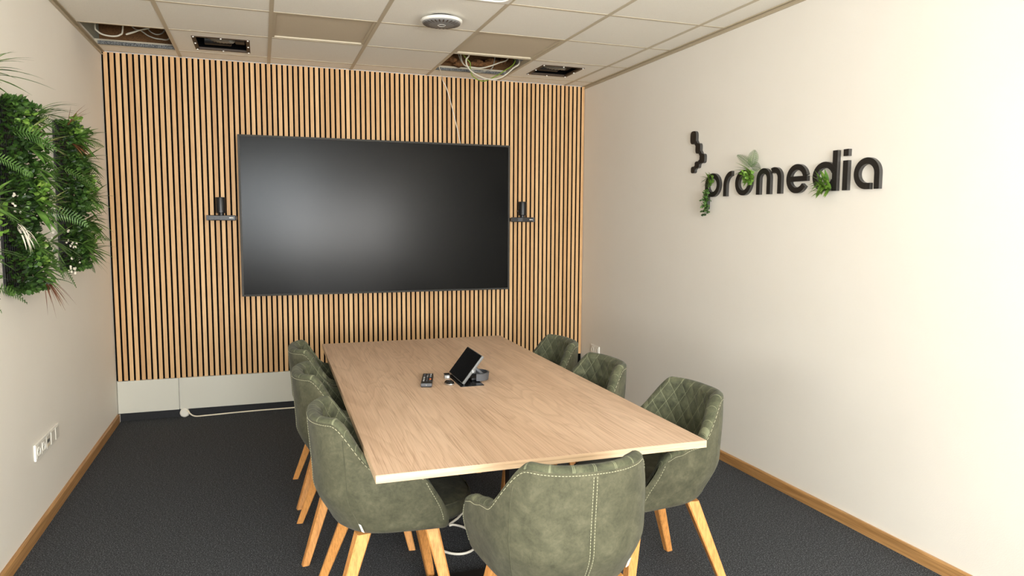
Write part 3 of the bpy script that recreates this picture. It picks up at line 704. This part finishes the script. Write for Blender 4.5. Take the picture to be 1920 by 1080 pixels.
letter(LB().band(2.984, ZM, .084, RZ, T_, 20, 340, 30).rect(3.037, 3.070, Z0, 1.898), 'black letter d with a clump of lime leaves in its bowl')
li = letter(LB().rect(3.108, 3.141, Z0, 1.842), 'black letter i with a square dot on the wall')
LB().rect(3.108, 3.141, 1.864, 1.898).build('dot', [M['lettering'], M['lside_lit']], li)
letter(LB().band(3.258, ZM, .078, RZ, T_, 0, 272, 30).rect(3.336 - T_, 3.336, Z0, ZM).rect(3.2600, 3.281, Z0, Z0 + T_ - .001), 'black single-storey letter a ending the word')
mk = LB()
def sq(cs, cz, hs, hz_): mk.prism([(cs + hs * math.copysign(abs(math.cos(a)) ** .62, math.cos(a)), cz + hz_ * math.copysign(abs(math.sin(a)) ** .62, math.sin(a))) for a in [2 * PI * k / 28 for k in range(28)]])
blk = [(1.774, 2.097, .034, .043), (1.831, 2.021, .028, .034), (1.881, 1.951, .029, .031), (1.823, 1.913, .026, .023), (1.777, 1.882, .023, .022)]
for q in blk: sq(*q)
for a, c in zip(blk, blk[1:]):
    dx, dz = c[0] - a[0], c[1] - a[1]; l = math.hypot(dx, dz); px, pz = -dz / l * .014, dx / l * .014; f0, f1 = .3, .7
    mk.prism([(a[0] + dx * f0 + px, a[1] + dz * f0 + pz), (a[0] + dx * f0 - px, a[1] + dz * f0 - pz), (a[0] + dx * f1 - px, a[1] + dz * f1 - pz), (a[0] + dx * f1 + px, a[1] + dz * f1 + pz)])
o = mk.build('wall_emblem', [M['lettering'], M['lside_lit']]); tag(o, 'black emblem of five joined rounded blocks zigzagging on the wall before the word', 'emblem')

# ------------------------------------------------------------------ plants
def perp(d):
    a = Vector((0, 0, 1)) if abs(d.z) < .9 else Vector((1, 0, 0)); return d.cross(a).normalized()
def blade(b, base, dir_, length, width, droop=.4, seg=6, fold=.25, up=None, tip=1.3):
    d = Vector(dir_).normalized(); p = Vector(base); rows = []; side = (d.cross(up).normalized() if up is not None and d.cross(up).length > .01 else perp(d))
    for k in range(seg + 1):
        t = k / seg; w = width * (math.sin(PI * min(1, t * .92 + .08)) ** .8) * (1 - t ** 3 * .6); w = max(w, .0004) if k < seg else .0003
        nrm = side.cross(d).normalized()
        rows.append([p - side * w + nrm * w * fold, p.copy(), p + side * w + nrm * w * fold])
        p = p + d * (length / seg); d = (d + Vector((0, 0, -1)) * droop / seg).normalized()
        side = (side - d * side.dot(d)).normalized()
    b.grid(rows)
def frond(b, base, dir_, length, width, droop=.6, n=16, up=Vector((1, 0, .2))):
    d = Vector(dir_).normalized(); p = Vector(base); side = d.cross(up).normalized(); pts = [p.copy()]
    for k in range(n):
        t = (k + 1) / (n + 1); p = p + d * (length / n); pts.append(p.copy())
        w = width * (math.sin(PI * (.12 + .88 * t)) ** .75) * (1.15 - .35 * t); pw = length / n * .36
        for sg in (-1, 1):
            e_ = (side * sg + d * .45).normalized(); nr = side.cross(d).normalized()
            q0, q1, q2 = p, p + e_ * w * .5 + nr * w * .06, p + e_ * w
            b.grid([[q0 - d * pw * .5, q0 + d * pw * .5], [q1 - d * pw * .75, q1 + d * pw * .75], [q2 - d * .0006, q2 + d * .0006 - nr * w * .05]])
        d = (d + Vector((0, 0, -1)) * droop / n).normalized(); side = (side - d * side.dot(d)).normalized()
    b.tube(pts, .0012, 4)
def rosette(b, c, n, length, width, out, spread=1.0, droop=.5, rng=R, tilt=0):
    out = Vector(out).normalized(); u = perp(out); v = out.cross(u)
    for k in range(n):
        a = 2 * PI * k / n + rng.uniform(-.3, .3); e_ = rng.uniform(.5, 1.1) * spread
        d = out + (u * math.cos(a) + v * math.sin(a)) * e_
        blade(b, c, d, length * rng.uniform(.7, 1.1), width * rng.uniform(.8, 1.15), droop * rng.uniform(.5, 1.3), 6, .3)
def oval(b, c, d, l, w, rng=R):
    d = d.normalized(); s_ = perp(d); an = rng.uniform(0, 2 * PI); n_ = s_.cross(d); s_ = s_ * math.cos(an) + n_ * math.sin(an); n_ = s_.cross(d)
    c = Vector(c); b.add([c, c + d * l * .4 - s_ * w + n_ * w * .3, c + d * l * .85 - s_ * w * .6 + n_ * w * .2, c + d * l, c + d * l * .85 + s_ * w * .6 + n_ * w * .2, c + d * l * .4 + s_ * w + n_ * w * .3, c + d * l * .5], [(0, 6, 1), (1, 6, 2), (2, 6, 3), (3, 6, 4), (4, 6, 5), (5, 6, 0)])
def plant_panel(ya, yb, z0, z1, label, seed, extra):
    rng = random.Random(seed)
    t = thing('plant_panel', label, 'plant panel', (0, (ya + yb) / 2, z0), 0, 'artificial plant panels on the wall'); yc = (ya + yb) / 2
    hw, h = (yb - ya) / 2, z1 - z0; L = lambda p: Vector((p[0], p[1] - yc, p[2] - z0))
    g_ = MB(); nx = 12; nz = int(h / .04)
    for k in range(nx + 1): yy = -hw + 2 * hw * k / nx; g_.box(.003, .012, yy - .003, yy + .003, 0, h)
    for k in range(nz + 1): zz = h * k / nz; g_.box(.003, .012, -hw, hw, zz - .003, zz + .003)
    g_.box(.001, .003, -hw, hw, 0, h)
    g_.build('backing_grid', M['steel'], t)
    b = MB()
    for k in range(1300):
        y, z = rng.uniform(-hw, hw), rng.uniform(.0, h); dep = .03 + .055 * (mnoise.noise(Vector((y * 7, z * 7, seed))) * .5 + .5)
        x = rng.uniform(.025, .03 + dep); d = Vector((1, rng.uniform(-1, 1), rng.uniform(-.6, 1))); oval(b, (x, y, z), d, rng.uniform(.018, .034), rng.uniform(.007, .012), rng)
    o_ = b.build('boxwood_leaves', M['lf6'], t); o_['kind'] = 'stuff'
    b = MB()
    for k in range(420):
        z = rng.uniform(0, h); x = rng.uniform(.006, .09); d = Vector((.4, -1, rng.uniform(-.7, .8))); oval(b, (x, -hw + rng.uniform(-.004, .03), z), d, rng.uniform(.02, .034), rng.uniform(.008, .013), rng)
    for k in range(240):
        y = rng.uniform(-hw, hw); x = rng.uniform(.006, .09); up_ = rng.random() < .5; oval(b, (x, y, h - .01 if up_ else .01), Vector((.5, rng.uniform(-.6, .6), 1 if up_ else -1)), rng.uniform(.02, .034), rng.uniform(.008, .013), rng)
    o_ = b.build('edge_leaves', M['lf1'], t); o_['kind'] = 'stuff'
    b = MB()
    for k in range(900):
        cy_, cz_ = rng.uniform(-hw, hw), rng.uniform(0, h)
        if mnoise.noise(Vector((cy_ * 9, cz_ * 9, seed + 5))) < -.02: continue
        x = rng.uniform(.06, .115); d = Vector((1, rng.uniform(-1.2, 1.2), rng.uniform(-.8, 1))); oval(b, (x, cy_, cz_), d, rng.uniform(.018, .032), rng.uniform(.008, .013), rng)
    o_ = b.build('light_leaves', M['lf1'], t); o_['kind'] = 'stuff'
    for kind, p, *a in extra:
        p = L(p); b = MB()
        if kind == 'fern': frond(b, p, a[0], a[1], a[2], a[3] if len(a) > 3 else .6); b.build('fern_frond', M['lf2'], t)
        elif kind == 'ros': rosette(b, p, a[0], a[1], a[2], a[3], 1.0, .5, rng); b.build('leaf_rosette', M['lf3'], t, True)
        elif kind == 'lily': rosette(b, p, a[0], a[1], a[2], a[3], 1.0, .35, rng); b.build('variegated_rosette', M['lf4'], t, True)
        elif kind == 'grass':
            for k in range(a[0]):
                d = Vector(a[3]) + Vector((rng.uniform(-.35, .35), rng.uniform(-.45, .45), rng.uniform(-.35, .45))); blade(b, p + Vector((0, rng.uniform(-.02, .02), rng.uniform(-.02, .02))), d, a[1] * rng.uniform(.6, 1.1), a[2] * rng.uniform(.6, 1.1), .5, 8, .3)
            b.build('grass_tuft', M['lf3'], t, True)
        elif kind == 'brown':
            for k in range(a[0]):
                d = Vector(a[3]) + Vector((rng.uniform(-.4, .4), rng.uniform(-.5, .5), rng.uniform(-.4, .4))); blade(b, p, d, a[1] * rng.uniform(.6, 1.1), a[2] * rng.uniform(.5, 1.1), .6, 8, .3)
            b.build('red_brown_tuft', M['lf5'], t, True)
        elif kind == 'petal':
            for k in range(a[0]):
                d = Vector((.5, rng.uniform(-.35, .35), -.35)) + Vector((0, rng.uniform(-.2, .2), rng.uniform(-.4, .3))); blade(b, p + Vector((0, rng.uniform(-.025, .025), rng.uniform(-.02, .02))), d, a[1] * rng.uniform(.7, 1.1), .0042, 1.7, 8, .2)
            b.build('white_streamer_flower', M['petal'], t, True)
        elif kind == 'dots':
            for k in range(a[0]):
                c = p + Vector((rng.uniform(-.01, .03), rng.uniform(-.06, .06), rng.uniform(-.05, .05)))
                for q in range(4): oval(b, c, Vector((1, rng.uniform(-1, 1), rng.uniform(-1, 1))), .011, .005, rng)
            b.build('white_blossom', M['petal'], t)
        elif kind == 'sprig':
            for k in range(a[0]):
                c = p + Vector((rng.uniform(0, .05), rng.uniform(-.05, .05), rng.uniform(-.04, .06))); oval(b, c, Vector((.8, rng.uniform(-1, 1), rng.uniform(-.5, 1))), .03, .012, rng)
            b.build('lime_sprig', M['lf7'], t)
    return t
def fill(ya, yb, z0, z1, seed, n=12):
    rng = random.Random(seed); out = []
    for k in range(n):
        p = (rng.uniform(.07, .11), rng.uniform(ya + .03, yb - .03), z0 + (z1 - z0) * (k + rng.uniform(.2, .8)) / n)
        q = (0, 1, 1, 2, 1, 3)[k % 6]
        if q == 0: out.append(('fern', p, (rng.uniform(.5, .9), rng.uniform(-1, 1), rng.uniform(-.3, .6)), rng.uniform(.13, .18), rng.uniform(.030, .040), rng.uniform(.6, 1.2)))
        elif q == 1: out.append(('ros', p, 9, rng.uniform(.11, .16), .016, (1, rng.uniform(-.3, .3), rng.uniform(-.1, .3))))
        elif q == 2: out.append(('sprig', p, 26))
        else: out.append(('fern', p, (rng.uniform(.5, .9), rng.uniform(-1, 1), rng.uniform(-.9, -.2)), rng.uniform(.13, .18), .034, .8))
    return out
P1 = (-2.34, -2.00, 1.21, 2.05); P2 = (-1.42, -1.07, 1.25, 2.06); P3 = (-3.16, -2.76, 1.21, 2.06)
plant_panel(*P1, 'green plant panel with white streamer flower and rusty tuft at its bottom edge', 3, fill(*P1, 11, 18) + [
    ('lily', (.10, -2.22, 1.92), 6, .13, .013, (1, .3, .1)), ('lily', (.10, -2.02, 1.88), 6, .12, .011, (1, .4, .1)), ('petal', (.065, -2.32, 1.49), 26, .11),
    ('grass', (.08, -2.00, 2.02), 18, .24, .006, (.5, 1.0, .45)), ('brown', (.08, -2.06, 1.26), 18, .20, .007, (.5, .45, -1.0)), ('fern', (.055, -2.33, 1.90), (.7, -.1, .1), .20, .042, 1.2),
    ('fern', (.09, -2.26, 1.44), (.6, .3, -.6), .22, .036, .9), ('fern', (.10, -2.02, 1.36), (.6, .4, -.6), .20, .032, 1.0), ('fern', (.10, -2.1, 1.55), (.7, .3, .2), .2, .040, 1.2), ('lily', (.11, -2.00, 1.60), 6, .11, .012, (1, .4, .1)),
    ('ros', (.10, -2.20, 1.76), 10, .13, .014, (1, .1, 0)), ('ros', (.10, -2.05, 1.72), 10, .13, .013, (1, .2, 0)), ('ros', (.10, -2.22, 1.62), 9, .12, .014, (1, .1, -.1)), ('ros', (.10, -2.15, 1.30), 10, .12, .013, (1, .1, -.1)),
    ('dots', (.06, -2.33, 1.60), 12), ('dots', (.115, -2.12, 1.47), 8), ('ros', (.1, -1.98, 1.42), 10, .15, .012, (.9, .6, 0)), ('brown', (.07, -2.22, 2.04), 8, .06, .004, (.4, 0, 1))])
plant_panel(*P2, 'green plant panel with red-brown leaves on top, hung closest to the slat wall', 5, fill(*P2, 12, 16) + [
    ('brown', (.07, -1.40, 2.04), 12, .14, .006, (.5, .3, .9)), ('brown', (.10, -1.46, 1.94), 7, .12, .007, (.7, .1, -.5)), ('fern', (.08, -1.18, 1.98), (.5, 1, .1), .20, .032, .3), ('fern', (.055, -1.50, 1.80), (.7, .3, -.2), .2, .042, .9),
    ('fern', (.08, -1.14, 1.82), (.45, 1, .1), .2, .032, 1.4), ('fern', (.08, -1.14, 1.68), (.45, 1, .0), .2, .032, 1.0), ('fern', (.08, -1.14, 1.42), (.5, 1, .1), .22, .028, .4), ('ros', (.1, -1.30, 1.62), 12, .16, .013, (.9, .5, .1)), ('ros', (.1, -1.24, 1.86), 10, .15, .012, (.9, .5, .1)),
    ('ros', (.1, -1.22, 1.52), 12, .16, .014, (.9, .5, .0)), ('ros', (.1, -1.22, 1.36), 10, .15, .013, (.9, .6, .0)), ('ros', (.1, -1.36, 1.74), 10, .13, .013, (1, .2, .0)), ('ros', (.1, -1.38, 1.46), 10, .13, .013, (1, .2, .0)), ('dots', (.06, -1.44, 1.27), 14), ('dots', (.06, -1.47, 1.42), 10), ('grass', (.08, -1.16, 1.33), 14, .17, .003, (.5, .8, -.5)), ('grass', (.06, -1.14, 1.72), 6, .28, .0018, (.3, 1, -.1)),
    ('fern', (.08, -1.42, 1.56), (.6, .1, -.5), .22, .035, .6)])
plant_panel(*P3, 'green plant panel mostly outside the picture edge, only leaf tips showing', 9, fill(*P3, 13, 10) + [
    ('grass', (.08, -2.82, 2.05), 18, .34, .008, (.35, 1.0, .5)), ('fern', (.07, -2.80, 1.62), (.3, .9, -.1), .22, .036, .9), ('fern', (.07, -2.80, 1.28), (.3, .9, -.1), .26, .028, .6), ('grass', (.06, -2.80, 1.40), 8, .26, .008, (.3, 1, -.1)), ('dots', (.03, -2.62, 1.55), 6)])

def letter_plant(name, label, s, z, build):
    t = thing(name, label, 'plant', (W - LD - .002, -s, z), 0, 'plants on the wall word'); build(t); return t
def lp_p(t):
    rng = random.Random(21); b = MB()
    for k in range(5): rosette(b, (0, rng.uniform(-.035, .03), .03 + rng.uniform(-.03, .05)), 5, .06, .0075, (-1, 0, .4), 1.1, .3, rng)
    b.build('upper_leaves', M['lf7'], t, True); b = MB()
    for k in range(70): oval(b, (rng.uniform(-.035, 0), rng.uniform(-.035, .035), rng.uniform(-.16, -.01)), Vector((-1, rng.uniform(-1, 1), rng.uniform(-1, .6))), .024, .008, rng)
    b.build('trailing_leaves', M['lf1'], t); b = MB()
    for k in range(14): oval(b, (rng.uniform(-.03, 0), rng.uniform(-.01, .06), rng.uniform(-.19, -.10)), Vector((-1, rng.uniform(-1, 1), rng.uniform(-1, .2))), .022, .008, rng)
    b.tube([(-.006, 0, .03), (-.012, .006, -.06), (-.01, .0, -.16)], .003, 6); b.build('dark_leaves', M['lf6'], t)
letter_plant('wall_letter_plant', 'lime sprig trailing down the stem of the wall letter p', 1.985, 1.755, lp_p)
def lp_o(t):
    rng = random.Random(22)
    for d_, l_, w_ in (((-.15, .70, .75), .135, .032), ((-.15, -.35, .85), .11, .034), ((-.25, -1, .10), .125, .030)):
        b = MB(); frond(b, (-.012, 0, .01), d_, l_, w_, .5, 17, Vector((-.7, -.7, .1))); b.build('fern_frond', M['lf2'], t)
    b = MB()
    for k in range(4): rosette(b, (-.005, rng.uniform(-.02, .03), -.03 + rng.uniform(-.03, .03)), 7, .075, .009, (-1, .1, .1), 1.1, .4, rng)
    rosette(b, (-.005, .02, -.01), 6, .12, .008, (-.7, 1, .1), .7, .3, rng)
    for k in range(40): oval(b, (rng.uniform(-.045, 0), rng.uniform(-.035, .035), rng.uniform(-.085, -.01)), Vector((-1, rng.uniform(-1, 1), rng.uniform(-1, .6))), .026, .010, rng)
    b.build('lime_leaves', M['lf7'], t, True)
letter_plant('wall_letter_plant', 'fern with lime leaves between the wall letters o and m', 2.415, 1.845, lp_o)
def lp_d(t):
    rng = random.Random(23); b = MB()
    for k in range(7): rosette(b, (-.004, rng.uniform(-.045, .04), rng.uniform(-.03, .02)), 7, .075, .0085, (-1, 0, .1), 1.2, .4, rng)
    b.build('lime_leaves', M['lf7'], t, True); b = MB()
    for k in range(3): blade(b, (-.01, -.02 + .02 * k, .01), (-.5, -.2 + .2 * k, 1), .085, .010, .2)
    b.build('upright_leaves', M['lf3'], t, True)
letter_plant('wall_letter_plant', 'bushy lime clump sitting in the bowl of the wall letter d', 3.005, 1.722, lp_d)

# ------------------------------------------------------------------ sockets and loose cables
so = thing('socket_strip', 'white five-gang socket strip low on the wall under the plants', 'socket', (0, -1.852, .403))
GW = .0835
MB().rbox(0, .010, -2.5 * GW, 2.5 * GW, -.041, .041, .003).build('frame', M['white'], so)
for k in range(5):
    yc = (k - 2) * GW
    if k < 2:
        i_ = MB(); i_.rbox(.008, .0115, yc - .031, yc + .031, -.031, .031, .002); w_ = i_.build('socket_insert', M['socket'], so)
        MB().lathe([(.0235, .0115), (.0235, .0135), (.0195, .0135), (.0195, .004), (.001, .004)], 32, (0, yc, 0), 'x', False).build('socket_well', M['white'], w_, True, .6)
        h_ = MB()
        for q in (-.0095, .0095): h_.lathe([(.0026, .0116), (.0026, .0124)], 12, (0, yc + q, 0), 'x')
        h_.build('contact_holes', M['black'], w_)
    elif k == 2:
        w_ = MB().rbox(.008, .0115, yc - .031, yc + .031, -.031, .031, .002).build('network_insert', M['socket'], so)
        j = MB(); j.box(.0116, .0122, yc - .018, yc - .003, -.004, .012); j.box(.0116, .0122, yc + .003, yc + .018, -.004, .012); j.build('network_jack', M['black'], w_)
        MB().box(.0116, .0122, yc - .022, yc + .022, -.024, -.012).build('label_field', M['ivory'], w_)
    else: MB().rbox(.008, .0125, yc - .033, yc + .033, -.033, .033, .003).build('blank_insert', M['socket'], so)
s2 = thing('wall_socket', 'white twin socket on the lettered wall, half behind a chair', 'socket', (W, -.30, .395))
MB().rbox(-.010, 0, -.0835, .0835, -.041, .041, .003).build('frame', M['white'], s2)
for k in (-1, 1):
    w_ = MB().rbox(-.0115, -.008, k * .0417 - .031, k * .0417 + .031, -.031, .031, .002).build('socket_insert', M['socket'], s2)
    MB().lathe([(.0235, -.0115), (.0235, -.0135), (.0195, -.0135), (.0195, -.004), (.001, -.004)], 32, (0, k * .0417, 0), 'x', False).build('socket_well', M['white'], w_, True, .6)
jb = thing('cable_outlet', 'grey-white cable box at the floor below the seam of the white panels', 'cable outlet', (.462, .004, .034))
MB().lathe([(.030, .008), (.034, .003), (.034, -.012), (.026, -.018)], 28, axis='y').build('cover', M['socket'], jb, True, .6)
MB().rbox(-.028, .028, -.002, .006, -.030, .028, .003).build('plate', M['greycable'], jb)
cable('floor_cable', [(.478, -.010, .050), (.492, -.022, .046), (.505, -.028, .026), (.54, -.030, .0065), (.62, -.030, .0055), (.80, -.012, .0055), (1.0, .000, .0055), (1.25, .0, .0055), (1.8, -.005, .0055), (2.1, -.02, .0055)], .0055, M['ivory'], 'ivory cable lying along the black kickboard on the carpet')
lo = [(1.90 + .105 * math.cos(a), -2.76 + .165 * math.sin(a), .006) for a in [math.radians(100 + 340 * k / 40) for k in range(41)]]
cable('looped_cable', lo + [(2.04, -2.45, .006), (2.06, -2.2, .006)], .006, M['white2'], 'white cable lying in a loop on the carpet under the table', None, 2)
